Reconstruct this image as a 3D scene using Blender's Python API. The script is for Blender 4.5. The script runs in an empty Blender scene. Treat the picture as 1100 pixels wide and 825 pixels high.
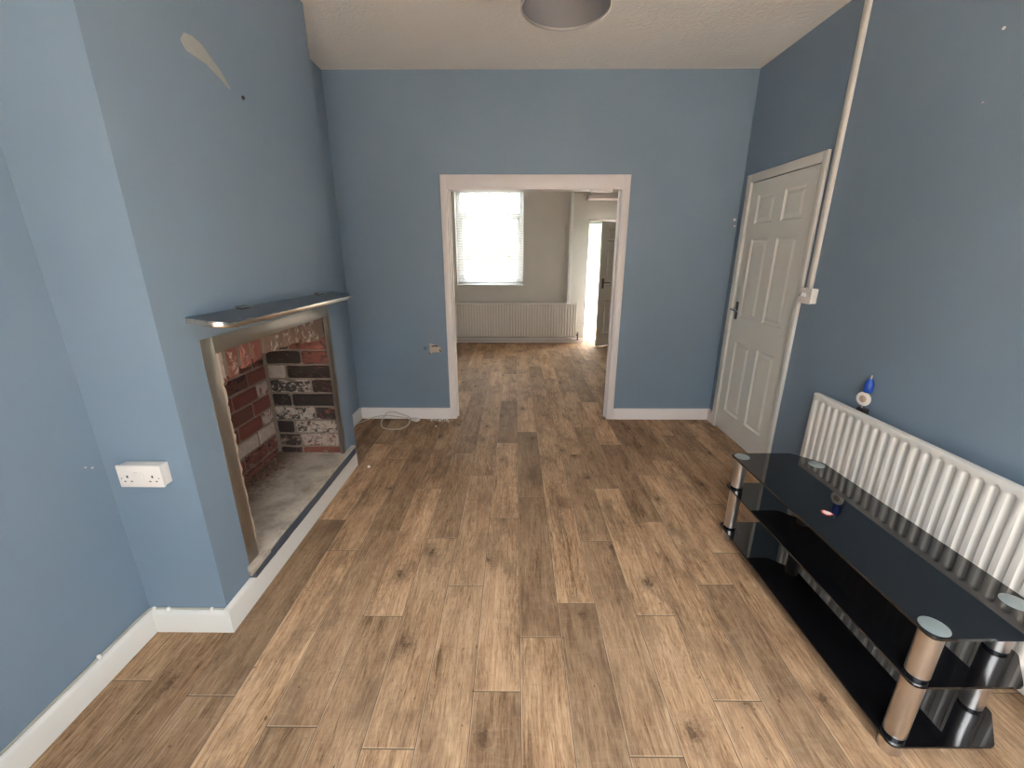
import bpy, bmesh, math, random
from mathutils import Vector, Matrix
from math import pi, sin, cos, radians as R
random.seed(7)
SC = bpy.context.scene
COL = SC.collection

# ------------------------------------------------------------------ materials
class NT:
    def __init__(s, name):
        s.m = bpy.data.materials.new(name); s.m.use_nodes = True
        s.t = s.m.node_tree; s.t.nodes.clear()
        s.out = s.n('ShaderNodeOutputMaterial')
    def n(s, typ, ins=None, **kw):
        nd = s.t.nodes.new(typ)
        for k, v in kw.items(): setattr(nd, k, v)
        for k, v in (ins or {}).items(): s.set(nd, k, v)
        return nd
    def set(s, nd, k, v):
        i = nd.inputs[k]
        if isinstance(v, bpy.types.NodeSocket): s.t.links.new(v, i)
        elif isinstance(v, bpy.types.Node): s.t.links.new(v.outputs[0], i)
        else:
            if i.type == 'RGBA' and len(v) == 3: v = (*v, 1)
            i.default_value = v
    def math(s, op, a, b=0.0, c=None, clamp=False):
        ins = {0: a, 1: b}
        if c is not None: ins[2] = c
        return s.n('ShaderNodeMath', ins, operation=op, use_clamp=clamp).outputs[0]
    def mix(s, f, a, b, blend='MIX'):
        nd = s.n('ShaderNodeMix', data_type='RGBA', blend_type=blend)
        s.set(nd, 0, f); s.set(nd, 6, a); s.set(nd, 7, b)
        return nd.outputs[2]
    def ramp(s, f, stops, interp='LINEAR'):
        nd = s.n('ShaderNodeValToRGB', {0: f}); cr = nd.color_ramp; cr.interpolation = interp
        while len(cr.elements) < len(stops): cr.elements.new(0.5)
        for e, (p, c) in zip(cr.elements, stops):
            e.position = p; e.color = (c, c, c, 1) if isinstance(c, (int, float)) else (*c, 1)
        return nd.outputs[0]
    def noise(s, vec, scale=5, detail=3, rough=.5, dist=0.0, out=0):
        nd = s.n('ShaderNodeTexNoise', {'Scale': scale, 'Detail': detail, 'Roughness': rough, 'Distortion': dist})
        if vec is not None: s.set(nd, 'Vector', vec)
        return nd.outputs[out]
    def obj(s): return s.n('ShaderNodeTexCoord').outputs['Object']
    def scale(s, vec, sc): return s.n('ShaderNodeMapping', {'Vector': vec, 'Scale': sc}).outputs[0]
    def bump(s, h, strength=.3, dist=.01):
        return s.n('ShaderNodeBump', {'Height': h, 'Strength': strength, 'Distance': dist}).outputs[0]
    def bsdf(s, color=(.8, .8, .8), rough=.5, metal=0.0, normal=None, **kw):
        p = s.n('ShaderNodeBsdfPrincipled', {'Base Color': color, 'Roughness': rough, 'Metallic': metal})
        if normal is not None: s.set(p, 'Normal', normal)
        for k, v in kw.items(): s.set(p, k.replace('_', ' '), v)
        s.t.links.new(p.outputs[0], s.out.inputs[0]); return s.m

def simple(name, c, rough=.5, metal=0.0, var=.06, sc=8, bump=0.0, bsc=80, **kw):
    t = NT(name); o = t.obj()
    n = t.noise(o, sc, 3)
    col = t.mix(t.math('MULTIPLY', n, 1.0), tuple(x*(1-var) for x in c), tuple(min(1, x*(1+var)) for x in c))
    nm = t.bump(t.noise(o, bsc, 3), bump, .004) if bump else None
    return t.bsdf(col, rough, metal, nm, **kw)

def wall_paint(name, c, marks=.5):
    t = NT(name); o = t.obj()
    a = t.ramp(t.noise(o, 1.3, 4, .55), [(.3, 0.0), (.7, 1.0)])
    col = t.mix(a, tuple(x*.95 for x in c), tuple(x*1.05 for x in c))
    b = t.ramp(t.noise(o, 3.1, 5, .6), [(.58, 0.0), (.75, 1.0)])
    col = t.mix(t.math('MULTIPLY', b, .10*marks), col, (c[0]*.85+.05, c[1]*.85+.045, c[2]*.85+.035))
    nm = t.bump(t.noise(o, 140, 2), .06, .002)
    return t.bsdf(col, .55, 0.0, nm)

M = {}
BLUE = (.170, .234, .308)
M['blue'] = wall_paint('blue_paint', BLUE)
M['beige'] = wall_paint('beige_paint', (.62, .60, .565))
M['rear'] = wall_paint('rear_paint', (.6, .58, .55))
M['white'] = simple('white_gloss_paint', (.68, .665, .63), .35, var=.04, sc=5)
M['trimwhite'] = simple('aged_white_trim', (.78, .725, .715), .38, var=.04, sc=4)
M['door'] = simple('white_door_paint', (.74, .735, .69), .42, var=.02, sc=3)
M['rad'] = simple('radiator_enamel', (.72, .69, .655), .35, var=.03, sc=3)
M['plastic'] = simple('white_plastic', (.76, .72, .68), .3, var=.02)
M['dirtyplastic'] = simple('cream_plastic', (.66, .63, .59), .4, var=.05)
M['upvc'] = simple('white_upvc', (.85, .86, .87), .25, var=.01)
M['slot'] = simple('dark_slot', (.03, .025, .025), .6)
M['grey'] = simple('grey_marks', (.28, .28, .27), .6)
M['steel'] = simple('brushed_leg_metal', (.66, .62, .60), .33, 1.0, var=.05, sc=30)
M['chrome'] = simple('chrome', (.75, .75, .76), .12, 1.0, var=.02)
M['darkmetal'] = simple('dark_handle_metal', (.10, .095, .09), .35, 1.0)
M['disc'] = simple('etched_disc', (.34, .39, .39), .3, .4, var=.1, sc=20)
M['blackring'] = simple('black_collar', (.01, .01, .012), .25)
M['bluebottle'] = simple('blue_plastic', (.006, .045, .27), .3, var=.1)
M['red'] = simple('red_print', (.55, .03, .03), .4)
M['lampin'] = simple('grey_lamp_fabric', (.20, .195, .21), .45, .35, var=.06, sc=2)
M['copper'] = simple('painted_pipe', (.55, .52, .48), .4)
M['filler'] = simple('grey_filler', (.33, .335, .32), .7, var=.1, sc=25, bump=.2)
M['plaster'] = simple('broken_plaster', (.50, .415, .335), .85, var=.25, sc=90, bump=.5, bsc=120)
M['crumb'] = simple('plaster_crumb', (.80, .76, .72), .8)
M['cable'] = simple('cream_cable', (.52, .46, .385), .45)
M['greycable'] = simple('grey_cable', (.40, .38, .33), .5)

def glass_black():
    t = NT('black_glass')
    n = t.noise(t.obj(), 3, 3)
    return t.bsdf(t.mix(n, (.0035, .0035, .0045), (.006, .006, .007)), .015, 0.0, IOR=1.70)
M['glass_black'] = glass_black()

def clear_glass():
    t = NT('window_glass')
    g = t.n('ShaderNodeBsdfGlossy', {'Roughness': .02, 'Color': (1, 1, 1)})
    tr = t.n('ShaderNodeBsdfTransparent', {'Color': (.96, .98, .97)})
    lw = t.n('ShaderNodeLayerWeight', {'Blend': .12})
    mx = t.n('ShaderNodeMixShader', {0: lw.outputs['Fresnel'], 1: tr.outputs[0], 2: g.outputs[0]})
    t.t.links.new(mx.outputs[0], t.out.inputs[0]); return t.m
M['glass'] = clear_glass()

def blind_mat():
    t = NT('blind_slat')
    d = t.n('ShaderNodeBsdfDiffuse', {'Color': (.82, .80, .78)})
    tl = t.n('ShaderNodeBsdfTranslucent', {'Color': (.80, .78, .75)})
    mx = t.n('ShaderNodeMixShader', {0: .25, 1: d.outputs[0], 2: tl.outputs[0]})
    t.t.links.new(mx.outputs[0], t.out.inputs[0]); return t.m
M['blind'] = blind_mat()

def ceiling_mat():
    t = NT('textured_ceiling'); o = t.obj()
    c = t.mix(t.noise(o, 3, 4), (.82, .80, .765), (.88, .865, .835))
    h = t.math('ADD', t.noise(o, 45, 4, .6), t.math('MULTIPLY', t.noise(o, 9, 3, .6, 1.5), .8))
    return t.bsdf(c, .8, 0.0, t.bump(h, .35, .012))
M['ceiling'] = ceiling_mat()

def floor_mat():
    t = NT('wood_plank_vinyl')
    uv = t.n('ShaderNodeUVMap', uv_map='plank').outputs[0]
    at = t.n('ShaderNodeAttribute', attribute_name='rnd')
    sep = t.n('ShaderNodeSeparateColor', {0: at.outputs['Color']})
    r1, r2, r3 = sep.outputs[0], sep.outputs[1], sep.outputs[2]
    off = t.n('ShaderNodeCombineXYZ', {0: t.math('MULTIPLY', r1, 37.0), 1: t.math('MULTIPLY', r2, 53.0), 2: t.math('MULTIPLY', r3, 11.0)})
    p = t.n('ShaderNodeVectorMath', {0: uv, 1: off.outputs[0]}, operation='ADD').outputs[0]
    # lazy warp so grain wanders
    wn = t.noise(t.scale(p, (4, 1.6, 1)), 1.0, 2, .5, 0, out=1)
    w = t.n('ShaderNodeVectorMath', {0: wn, 1: (.5, .5, .5)}, operation='SUBTRACT').outputs[0]
    w = t.n('ShaderNodeVectorMath', {0: w, 1: (.05, .05, 0)}, operation='MULTIPLY').outputs[0]
    q = t.n('ShaderNodeVectorMath', {0: p, 1: w}, operation='ADD').outputs[0]
    broad = t.noise(t.scale(q, (9, 2.2, 1)), 1.0, 5, .62, .3)
    grain = t.noise(t.scale(q, (88, 6.0, 1)), 1.0, 6, .72, .9)
    fine = t.noise(t.scale(q, (300, 30, 1)), 1.0, 3, .65)
    blotch = t.noise(t.scale(q, (7, 3.5, 1)), 1.0, 5, .65, .3)
    saw = t.noise(t.scale(q, (14, 95, 1)), 1.0, 3, .6, .6)
    # base tone by grain
    v = t.math('ADD', t.math('MULTIPLY', broad, .34), t.math('ADD', t.math('MULTIPLY', grain, .46), t.math('MULTIPLY', fine, .24)))
    col = t.ramp(v, [(.40, (.125, .070, .038)), (.46, (.265, .158, .088)), (.52, (.395, .248, .146)), (.58, (.490, .320, .195)), (.65, (.60, .415, .268))])
    # greyish and reddish planks
    col = t.mix(t.math('MULTIPLY', t.ramp(r3, [(.45, 0.0), (1.0, 1.0)]), .36), col, t.mix(.5, col, (.315, .228, .155)))
    col = t.mix(t.math('MULTIPLY', t.ramp(t.noise(t.scale(q, (16, 1.0, 1)), 1.0, 3, .5), [(.52, 0.0), (.66, 1.0)]), .35), col, (.30, .165, .095))
    # plank-to-plank tone
    tone = t.math('ADD', t.math("MULTIPLY", r2, .54), .655)
    tn = t.n('ShaderNodeCombineColor', {0: tone, 1: tone, 2: tone})
    col = t.mix(1.0, col, tn.outputs[0], 'MULTIPLY')
    # fine wandering figure lines
    cn = t.noise(t.scale(q, (15, 2.6, 1)), 1.0, 4, .55, .8)
    ln = t.math('ABSOLUTE', t.math('SUBTRACT', t.math('FRACT', t.math('MULTIPLY', cn, 11.0)), .5))
    lm = t.ramp(t.noise(t.scale(q, (6, 3, 1)), 1.0, 2), [(.45, 0.0), (.60, 1.0)])
    col = t.mix(t.math('MULTIPLY', t.math('MULTIPLY', t.ramp(ln, [(.03, 1.0), (.13, 0.0)]), lm), .42), col, (.15, .085, .048))
    # dark blotches
    col = t.mix(t.math('MULTIPLY', t.ramp(blotch, [(.50, 0.0), (.68, 1.0)]), .62), col, (.145, .092, .058))
    # pale cross saw marks
    col = t.mix(t.math('MULTIPLY', t.ramp(saw, [(.55, 0.0), (.68, 1.0)]), .09), col, (.52, .40, .27))
    col = t.mix(t.math('MULTIPLY', t.ramp(saw, [(.30, 1.0), (.42, 0.0)]), .15), col, (.14, .085, .05))
    # knots
    kp = t.scale(q, (3.6, 2.5, 1))
    vor = t.n('ShaderNodeTexVoronoi', {'Vector': kp, 'Scale': 1.0, 'Randomness': 1.0}, voronoi_dimensions='2D')
    kn = t.math('ADD', vor.outputs['Distance'], t.math('MULTIPLY', t.math('SUBTRACT', t.noise(t.scale(q, (34, 26, 1)), 1.0, 5, .8), .5), .42))
    pick = t.n('ShaderNodeSeparateColor', {0: vor.outputs['Color']}).outputs[0]
    pick = t.ramp(pick, [(.58, 0.0), (.59, 1.0)])
    core = t.math('MULTIPLY', t.ramp(kn, [(.03, 1.0), (.075, 0.0)]), pick)
    halo = t.math('MULTIPLY', t.ramp(kn, [(.05, 1.0), (.22, 0.0)]), pick)
    ring = t.math('MULTIPLY', halo, t.math('ADD', t.math('MULTIPLY', t.math('SINE', t.math('MULTIPLY', kn, 95.0)), .5), .5))
    col = t.mix(t.math('MULTIPLY', halo, .25), col, (.18, .115, .07))
    col = t.mix(t.math('MULTIPLY', ring, .5), col, (.10, .06, .036))
    col = t.mix(t.math('MULTIPLY', core, .6), col, (.055, .032, .02))
    # tiny dark specks
    spk = t.ramp(t.noise(t.scale(p, (70, 40, 1)), 1.0, 1), [(.76, 0.0), (.80, 1.0)])
    col = t.mix(t.math('MULTIPLY', spk, .7), col, (.06, .035, .022))
    # seams along the left and start edge of every plank
    sx = t.n('ShaderNodeSeparateXYZ', {0: uv})
    u, vv = sx.outputs[0], sx.outputs[1]
    s1 = t.math('MAXIMUM', t.math('LESS_THAN', u, .0024), t.math('LESS_THAN', vv, .0034))
    s2 = t.math('MAXIMUM', t.math('LESS_THAN', u, .0052), t.math('LESS_THAN', vv, .0072))
    col = t.mix(t.math('MULTIPLY', s2, .35), col, (.55, .43, .31))  # pale line paints the highlight on the plank bevel
    col = t.mix(t.math('MULTIPLY', s1, .8), col, (.06, .038, .025))
    rough = t.math('ADD', t.math('MULTIPLY', grain, .25), .52)
    h = t.math('ADD', t.math('MULTIPLY', grain, .6), t.math('ADD', t.math('MULTIPLY', saw, .25), t.math('MULTIPLY', s1, -1.2)))
    return t.bsdf(col, rough, 0.0, t.bump(h, .25, .004), IOR=1.36, Specular_IOR_Level=.12)
M['floor'] = floor_mat()

def brick_mat():
    t = NT('old_brick'); o = t.obj()
    c = t.n('ShaderNodeAttribute', attribute_name='brick').outputs['Color']
    a = t.n('ShaderNodeAttribute', attribute_name='coat')
    sp = t.n('ShaderNodeSeparateColor', {0: a.outputs['Color']})
    lime, soot = sp.outputs[0], sp.outputs[1]
    n1 = t.noise(o, 38, 5, .65); n2 = t.noise(o, 26, 6, .7, .8); n3 = t.noise(t.scale(o, (1, 1, 1.6)), 17, 5, .7, 1.2)
    col = t.mix(n1, t.mix(.55, c, (.05, .03, .025)), c)
    col = t.mix(t.math('MULTIPLY', t.ramp(t.math('ADD', n2, t.math('MULTIPLY', t.math('SUBTRACT', lime, .5), .7)), [(.56, 0.0), (.66, 1.0)]), .9), col, t.mix(n1, (.25, .20, .165), (.56, .48, .42)))
    col = t.mix(t.math('MULTIPLY', t.ramp(t.math('ADD', n3, t.math('MULTIPLY', t.math('SUBTRACT', soot, .5), .6)), [(.52, 0.0), (.57, 1.0)]), .92), col, (.016, .012, .011))
    h = t.math('ADD', t.math('MULTIPLY', n1, .6), n2)
    return t.bsdf(col, .9, 0.0, t.bump(h, .6, .008))
M['brick'] = brick_mat()
M['mortar'] = simple('mortar', (.20, .16, .13), .95, var=.35, sc=40, bump=.6, bsc=60)

def hearth_mat():
    t = NT('worn_concrete'); o = t.obj()
    n = t.noise(o, 7, 6, .65); n2 = t.noise(o, 28, 5, .7)
    col = t.ramp(n, [(.3, (.27, .215, .175)), (.5, (.47, .41, .34)), (.72, (.60, .54, .46))])
    # rust-red and soot dirt lies at the back of the hearth
    x = t.n('ShaderNodeSeparateXYZ', {0: o})
    d = t.math('ADD', t.math('MULTIPLY', t.math('SUBTRACT', x.outputs[0], -1.60), -3.3), 1.15)
    d = t.math('ADD', d, t.math('MULTIPLY', t.math('SUBTRACT', n2, .5), 1.8))
    col = t.mix(t.math('MULTIPLY', t.ramp(d, [(.45, 0.0), (.95, 1.0)]), .8), col, t.mix(n2, (.05, .03, .025), (.22, .12, .08)))
    col = t.mix(t.ramp(n2, [(.66, 0.0), (.72, 1.0)]), col, (.10, .08, .065))
    return t.bsdf(col, .9, 0.0, t.bump(t.math('ADD', n, n2), .4, .006))
M['hearth'] = hearth_mat()

def frame_mat():
    t = NT('brushed_dull_steel'); o = t.obj()
    n = t.noise(t.scale(o, (8, 8, 160)), 1.0, 4, .6); n2 = t.noise(o, 6, 3)
    col = t.mix(n2, (.27, .24, .205), (.37, .335, .29))
    return t.bsdf(col, t.math('ADD', t.math('MULTIPLY', n, .2), .3), .9)
M['frame'] = frame_mat()
M['shelftop'] = simple('polished_dark_steel', (.20, .215, .235), .28, .85, var=.06, sc=6)
M['shelfedge'] = simple('bright_shelf_edge', (.62, .57, .50), .25, 1.0, var=.05)
M['yardwhite'] = simple('white_yard_render', (.80, .79, .74), .9, var=.05, sc=5, bump=.3, bsc=40)
M['yardpaving'] = simple('yard_paving', (.26, .25, .235), .9, var=.15, sc=6)
M['lightblock'] = simple('grey_light_block', (.30, .27, .245), .9, var=.2, sc=6)
M['yardgreen'] = simple('green_render', (.115, .19, .10), .9, var=.06, sc=4)
M['paving'] = simple('pale_paving', (.62, .61, .595), .9, var=.12, sc=6)
def leaf_mat():
    t = NT('hedge_leaf')
    c = t.n('ShaderNodeAttribute', attribute_name='brick').outputs['Color']
    d = t.n('ShaderNodeBsdfDiffuse', {'Color': c}); tl = t.n('ShaderNodeBsdfTranslucent', {'Color': c})
    mx = t.n('ShaderNodeMixShader', {0: .4, 1: d.outputs[0], 2: tl.outputs[0]})
    t.t.links.new(mx.outputs[0], t.out.inputs[0]); return t.m
M['leaf'] = leaf_mat()

# ------------------------------------------------------------------ mesh building
class MB:
    def __init__(s): s.bm = bmesh.new(); s.tags = []
    def box(s, x0, x1, y0, y1, z0, z1, bev=0.0, seg=2, mat=0):
        v = [s.bm.verts.new((x, y, z)) for z in (z0, z1) for y in (y0, y1) for x in (x0, x1)]
        fs = [s.bm.faces.new([v[i] for i in q]) for q in ((0, 2, 3, 1), (4, 5, 7, 6), (0, 1, 5, 4), (2, 6, 7, 3), (0, 4, 6, 2), (1, 3, 7, 5))]
        for f in fs: f.material_index = mat
        if bev > 0:
            es = list({e for f in fs for e in f.edges})
            r = bmesh.ops.bevel(s.bm, geom=es, offset=bev, segments=seg, affect='EDGES', profile=.5)
            for f in r['faces']: f.material_index = mat
        return s
    def prism(s, pts, axis, a, b, bev=0.0, mat=0):
        """pts: outline in the two other axes (order x,y,z without axis); extruded along axis a..b"""
        def P(p, t):
            q = list(p); q.insert('xyz'.index(axis), t); return q
        A = [s.bm.verts.new(P(p, a)) for p in pts]; B = [s.bm.verts.new(P(p, b)) for p in pts]
        n = len(pts); fs = [s.bm.faces.new(A[::-1]), s.bm.faces.new(B)]
        for i in range(n): fs.append(s.bm.faces.new((A[i], A[(i+1) % n], B[(i+1) % n], B[i])))
        for f in fs: f.material_index = mat
        if bev > 0:
            es = list(fs[0].edges)+list(fs[1].edges)
            r = bmesh.ops.bevel(s.bm, geom=es, offset=bev, segments=2, affect='EDGES', profile=.5)
            for f in r['faces']: f.material_index = mat
        return s
    def cyl(s, p0, p1, r0, r1=None, n=24, cap=True, mat=0):
        r1 = r0 if r1 is None else r1
        p0, p1 = Vector(p0), Vector(p1); d = (p1-p0).normalized()
        a = d.orthogonal().normalized(); b = d.cross(a)
        A = [s.bm.verts.new(p0+r0*(cos(2*pi*i/n)*a+sin(2*pi*i/n)*b)) for i in range(n)]
        B = [s.bm.verts.new(p1+r1*(cos(2*pi*i/n)*a+sin(2*pi*i/n)*b)) for i in range(n)]
        for i in range(n):
            f = s.bm.faces.new((A[i], A[(i+1) % n], B[(i+1) % n], B[i])); f.material_index = mat
        if cap:
            for f in (s.bm.faces.new(A[::-1]), s.bm.faces.new(B)): f.material_index = mat
        return s
    def lathe(s, prof, base, axis, n=28, mat=0):
        """prof: (radius, height) pairs along axis from base"""
        d = Vector(axis).normalized(); base = Vector(base); a = d.orthogonal().normalized(); b = d.cross(a)
        rings = []
        for r, h in prof:
            if r < 1e-6: rings.append([s.bm.verts.new(base+d*h)])
            else: rings.append([s.bm.verts.new(base+d*h+r*(cos(2*pi*i/n)*a+sin(2*pi*i/n)*b)) for i in range(n)])
        for p, q in zip(rings, rings[1:]):
            for i in range(n):
                j = (i+1) % n
                if len(p) == 1 and len(q) == 1: continue
                if len(p) == 1: f = s.bm.faces.new((p[0], q[j], q[i]))
                elif len(q) == 1: f = s.bm.faces.new((p[i], p[j], q[0]))
                else: f = s.bm.faces.new((p[i], p[j], q[j], q[i]))
                f.material_index = mat
        return s
    def tube(s, pts, r, n=8, smooth=6, mat=0):
        P = [Vector(p) for p in pts]
        if smooth > 1 and len(P) > 2:
            Q = []
            E = [2*P[0]-P[1]]+P+[2*P[-1]-P[-2]]
            for i in range(1, len(E)-2):
                for k in range(smooth):
                    t = k/smooth; p0, p1, p2, p3 = E[i-1:i+3]
                    Q.append(.5*((2*p1)+(p2-p0)*t+(2*p0-5*p1+4*p2-p3)*t*t+(3*p1-p0-3*p2+p3)*t**3))
            Q.append(P[-1]); P = Q
        rings = []; up = None
        for i, p in enumerate(P):
            d = (P[min(i+1, len(P)-1)]-P[max(i-1, 0)]).normalized()
            a = d.orthogonal().normalized() if up is None else (up-d*up.dot(d)).normalized()
            up = a; b = d.cross(a)
            rings.append([s.bm.verts.new(p+r*(cos(2*pi*k/n)*a+sin(2*pi*k/n)*b)) for k in range(n)])
        for A, B in zip(rings, rings[1:]):
            for k in range(n):
                f = s.bm.faces.new((A[k], A[(k+1) % n], B[(k+1) % n], B[k])); f.material_index = mat
        for f in (s.bm.faces.new(rings[0][::-1]), s.bm.faces.new(rings[-1])): f.material_index = mat
        return s
    def build(s, name, mat, parent=None, kind=None, label=None, sharp=32, smooth=True, xf=None):
        bmesh.ops.recalc_face_normals(s.bm, faces=s.bm.faces)
        if xf is not None: bmesh.ops.transform(s.bm, matrix=xf, verts=s.bm.verts)
        me = bpy.data.meshes.new(name); s.bm.to_mesh(me); s.bm.free()
        for m in (mat if isinstance(mat, (list, tuple)) else [mat]): me.materials.append(m)
        if smooth:
            me.shade_smooth(); me.set_sharp_from_angle(angle=R(sharp))
        o = bpy.data.objects.new(name, me); COL.objects.link(o)
        if parent is not None:
            o.parent = parent
            o.matrix_parent_inverse = Matrix.Translation(parent.location).inverted()
        if kind: o['kind'] = kind
        if label: o['label'] = label
        return o

def empty(name, loc, label=None, cat=None, kind=None, group=None):
    o = bpy.data.objects.new(name, None); COL.objects.link(o); o.location = loc; o.empty_display_size = .05
    tag(o, label, cat, kind, group); return o
def tag(o, label=None, cat=None, kind=None, group=None):
    if label: o['label'] = label
    if cat: o['category'] = cat
    if kind: o['kind'] = kind
    if group: o['group'] = group
    return o
def struct(mb, name, mat, label=None, cat=None, **kw):
    return tag(mb.build(name, mat, **kw), label, cat, 'structure')

# ------------------------------------------------------------------ room numbers (metres)
XC = -1.161            # face of the chimney breast
YC0, YC1 = 1.3435, 2.794
XLN, XLF = -1.476, -1.444
XR, D, H = 1.805, 3.662, 2.778
YB = -.62              # wall behind the camera
D2 = 3.762             # back face of the dividing wall
FY = 7.145             # far wall of the further room
XR2 = 2.06

# ------------------------------------------------------------------ floor: one mesh of planks
def build_floor():
    W, L, X0 = 1/6, 1.016, .0225
    known = {-7: 1.067, -6: 1.82, -5: .969, -4: 1.409, -3: .908, -2: 1.583, -1: 1.091, 0: 1.311, 1: 1.484,
             2: .892, 3: 1.421, 4: 1.064, 5: 1.599, 6: 1.819, 7: 1.25, 8: .95, 9: 1.5, 10: 1.1, 11: 1.7}
    bm = bmesh.new(); uvl = bm.loops.layers.uv.new('plank'); cl = bm.loops.layers.float_color.new('rnd')
    rnd = random.Random(4)
    dark = {(-1, 1.091), (5, 1.599)}
    for k in range(-11, 13):
        xa, xb = X0+k*W, X0+(k+1)*W
        o = known.get(k, rnd.uniform(.8, 1.8))
        y = o-L*math.ceil((o+1.7)/L)
        while y < 7.6:
            c = (rnd.random(), rnd.random(), rnd.random(), 1)
            vs = [bm.verts.new(p) for p in ((xa, y, 0), (xb, y, 0), (xb, y+L, 0), (xa, y+L, 0))]
            f = bm.faces.new(vs)
            for lp, q in zip(f.loops, ((0, 0), (W, 0), (W, L), (0, L))): lp[uvl].uv = q; lp[cl] = c
            y += L
    me = bpy.data.meshes.new('floor'); bm.to_mesh(me); bm.free(); me.materials.append(M['floor'])
    o = bpy.data.objects.new('floor', me); COL.objects.link(o); o['kind'] = 'structure'
build_floor()

# ------------------------------------------------------------------ shell
b = MB(); b.box(-1.9, 2.3, YB-.2, FY+.02, H, H+.15)
struct(b, 'ceiling', M['ceiling'])
b = MB(); b.box(-1.9, XLN, YB-.2, YC0+.05, 0, H); b.box(-1.9, XLF, YC1-.05, D2, 0, H)
wl_ = struct(b, 'wall_left', M['blue'])
# chimney breast with the fireplace opening (y 1.56..2.605, z .17..1.12)
FY0, FY1, FZ0, FZ1 = 1.555, 2.612, .158, 1.125
b = MB()
b.box(-1.84, XC, YC0, FY0, 0, H); b.box(-1.84, XC, FY1, YC1, 0, H)
b.box(-1.84, XC, FY0, FY1, 1.62, H); b.box(-1.30, XC, FY0, FY1, FZ1, 1.62)
b.box(-1.84, XC, FY0, FY1, 0, FZ0); b.box(-1.84, -1.66, FY0, FY1, FZ0, 1.62)
chim = struct(b, 'wall_chimney', M['blue'])
# right wall with its door opening
DY0, DY1, DH = 2.730, 3.505, 1.990
b = MB()
b.box(XR, XR+.2, YB-.2, DY0, 0, H); b.box(XR, XR+.2, DY1, D2, 0, H); b.box(XR, XR+.2, DY0, DY1, DH, H)
b.box(XR+.06, XR+.2, DY0, DY1, 0, DH)
wr = struct(b, 'wall_right', M['blue'])
# dividing wall with the wide opening
OX0, OX1, OZ = -.553, .866, 1.974
b = MB()
b.box(-1.9, OX0, D, D2, 0, H); b.box(OX1, 2.3, D, D2, 0, H); b.box(OX0, OX1, D, D2, OZ, H)
wb = struct(b, 'wall_back', [M['blue']])
# the further side of it is painted beige
b = MB(); b.box(-1.6, OX0, D2, D2+.006, 0, H); b.box(OX1, XR2, D2, D2+.006, 0, H); b.box(OX0, OX1, D2, D2+.006, OZ, H)
struct(b, 'wall_back_reverse', M['beige'])
# further room
b = MB(); b.box(-1.9, -1.6, D2, FY+.3, 0, H); struct(b, 'wall_far_left', M['beige'])
b = MB(); b.box(XR2, 2.3, D2, FY+.3, 0, H); struct(b, 'wall_far_right', M['beige'])
WX0, WX1, WZ0, WZ1 = -.958, .135, .957, 2.46
HX0, HX1, HZ = 1.182, 1.985, 1.945
b = MB()
for x0, x1, z0, z1 in ((-1.6, WX0, 0, H), (WX0, WX1, 0, WZ0), (WX0, WX1, WZ1, H), (WX1, HX0, 0, H), (HX0, HX1, HZ, H), (HX1, XR2, 0, H)):
    b.box(x0, x1, FY, FY+.28, z0, z1)
struct(b, 'wall_far', M['beige'])
# wall behind the camera with a wide glazed opening
RX0, RX1, RZ0, RZ1 = -.68, 1.50, .08, 2.45
b = MB()
for x0, x1, z0, z1 in ((-1.9, RX0, 0, H), (RX1, 2.3, 0, H), (RX0, RX1, 0, RZ0), (RX0, RX1, RZ1, H)):
    b.box(x0, x1, YB-.2, YB, z0, z1)
struct(b, 'wall_rear', M['rear'])
w2 = empty('window_2', (.63, YB-.1, RZ0), 'white framed glazed doors behind the viewer', 'window', 'structure')
b = MB(); f = .06
for x0, x1, z0, z1 in ((RX0, RX0+f, RZ0, RZ1), (RX1-f, RX1, RZ0, RZ1), (RX0, RX1, RZ0, RZ0+f), (RX0, RX1, RZ1-f, RZ1), (.38, .44, RZ0, RZ1)):
    b.box(x0, x1, YB-.16, YB-.10, z0, z1, .006)
b.build('window_frame', M['upvc'], w2)
b = MB(); b.box(RX0+f, RX1-f, YB-.135, YB-.129, RZ0+f, RZ1-f); b.build('pane', M['glass'], w2)

# skirting boards
SH, ST = .104, .018
def skirt(name, p, q, n, mat='white', h=SH):
    """from p to q along the wall, n = outward normal"""
    p, q, n = Vector((*p, 0)), Vector((*q, 0)), Vector((*n, 0)); d = (q-p)
    prof = [(0, 0), (ST, 0), (ST, h-.018), (ST-.004, h-.008), (ST-.010, h-.001), (0, h)]
    b = MB(); A = [b.bm.verts.new(p+n*u+Vector((0, 0, z))) for u, z in prof]; B = [b.bm.verts.new(q+n*u+Vector((0, 0, z))) for u, z in prof]
    k = len(prof); b.bm.faces.new(A); b.bm.faces.new(B[::-1])
    for i in range(k): b.bm.faces.new((A[i], B[i], B[(i+1) % k], A[(i+1) % k]))
    return struct(b, name, M[mat], sharp=50)
skirt('baseboard_left', (XLN, YB), (XLN, YC0), (1, 0))
skirt('baseboard_chimney_side', (XLN+ST, YC0), (XC+ST-.0006, YC0), (0, -1))
skirt('baseboard_chimney', (XC, YC0-ST+.0006), (XC, 2.745), (1, 0), h=.117)
skirt('baseboard_alcove', (XLF, YC1), (XLF, D), (1, 0))
skirt('baseboard_back_left', (XLF+ST, D), (-.598, D), (0, -1), 'trimwhite')
skirt('baseboard_back_right', (.913, D), (XR, D), (0, -1), 'trimwhite')
skirt('baseboard_right_corner', (XR, D-ST), (XR, 3.563), (-1, 0), 'trimwhite')
skirt('baseboard_right', (XR, YB), (XR, 2.69), (-1, 0))
skirt('baseboard_far', (-1.6, FY), (1.165, FY), (0, -1), 'trimwhite', .085)

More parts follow.
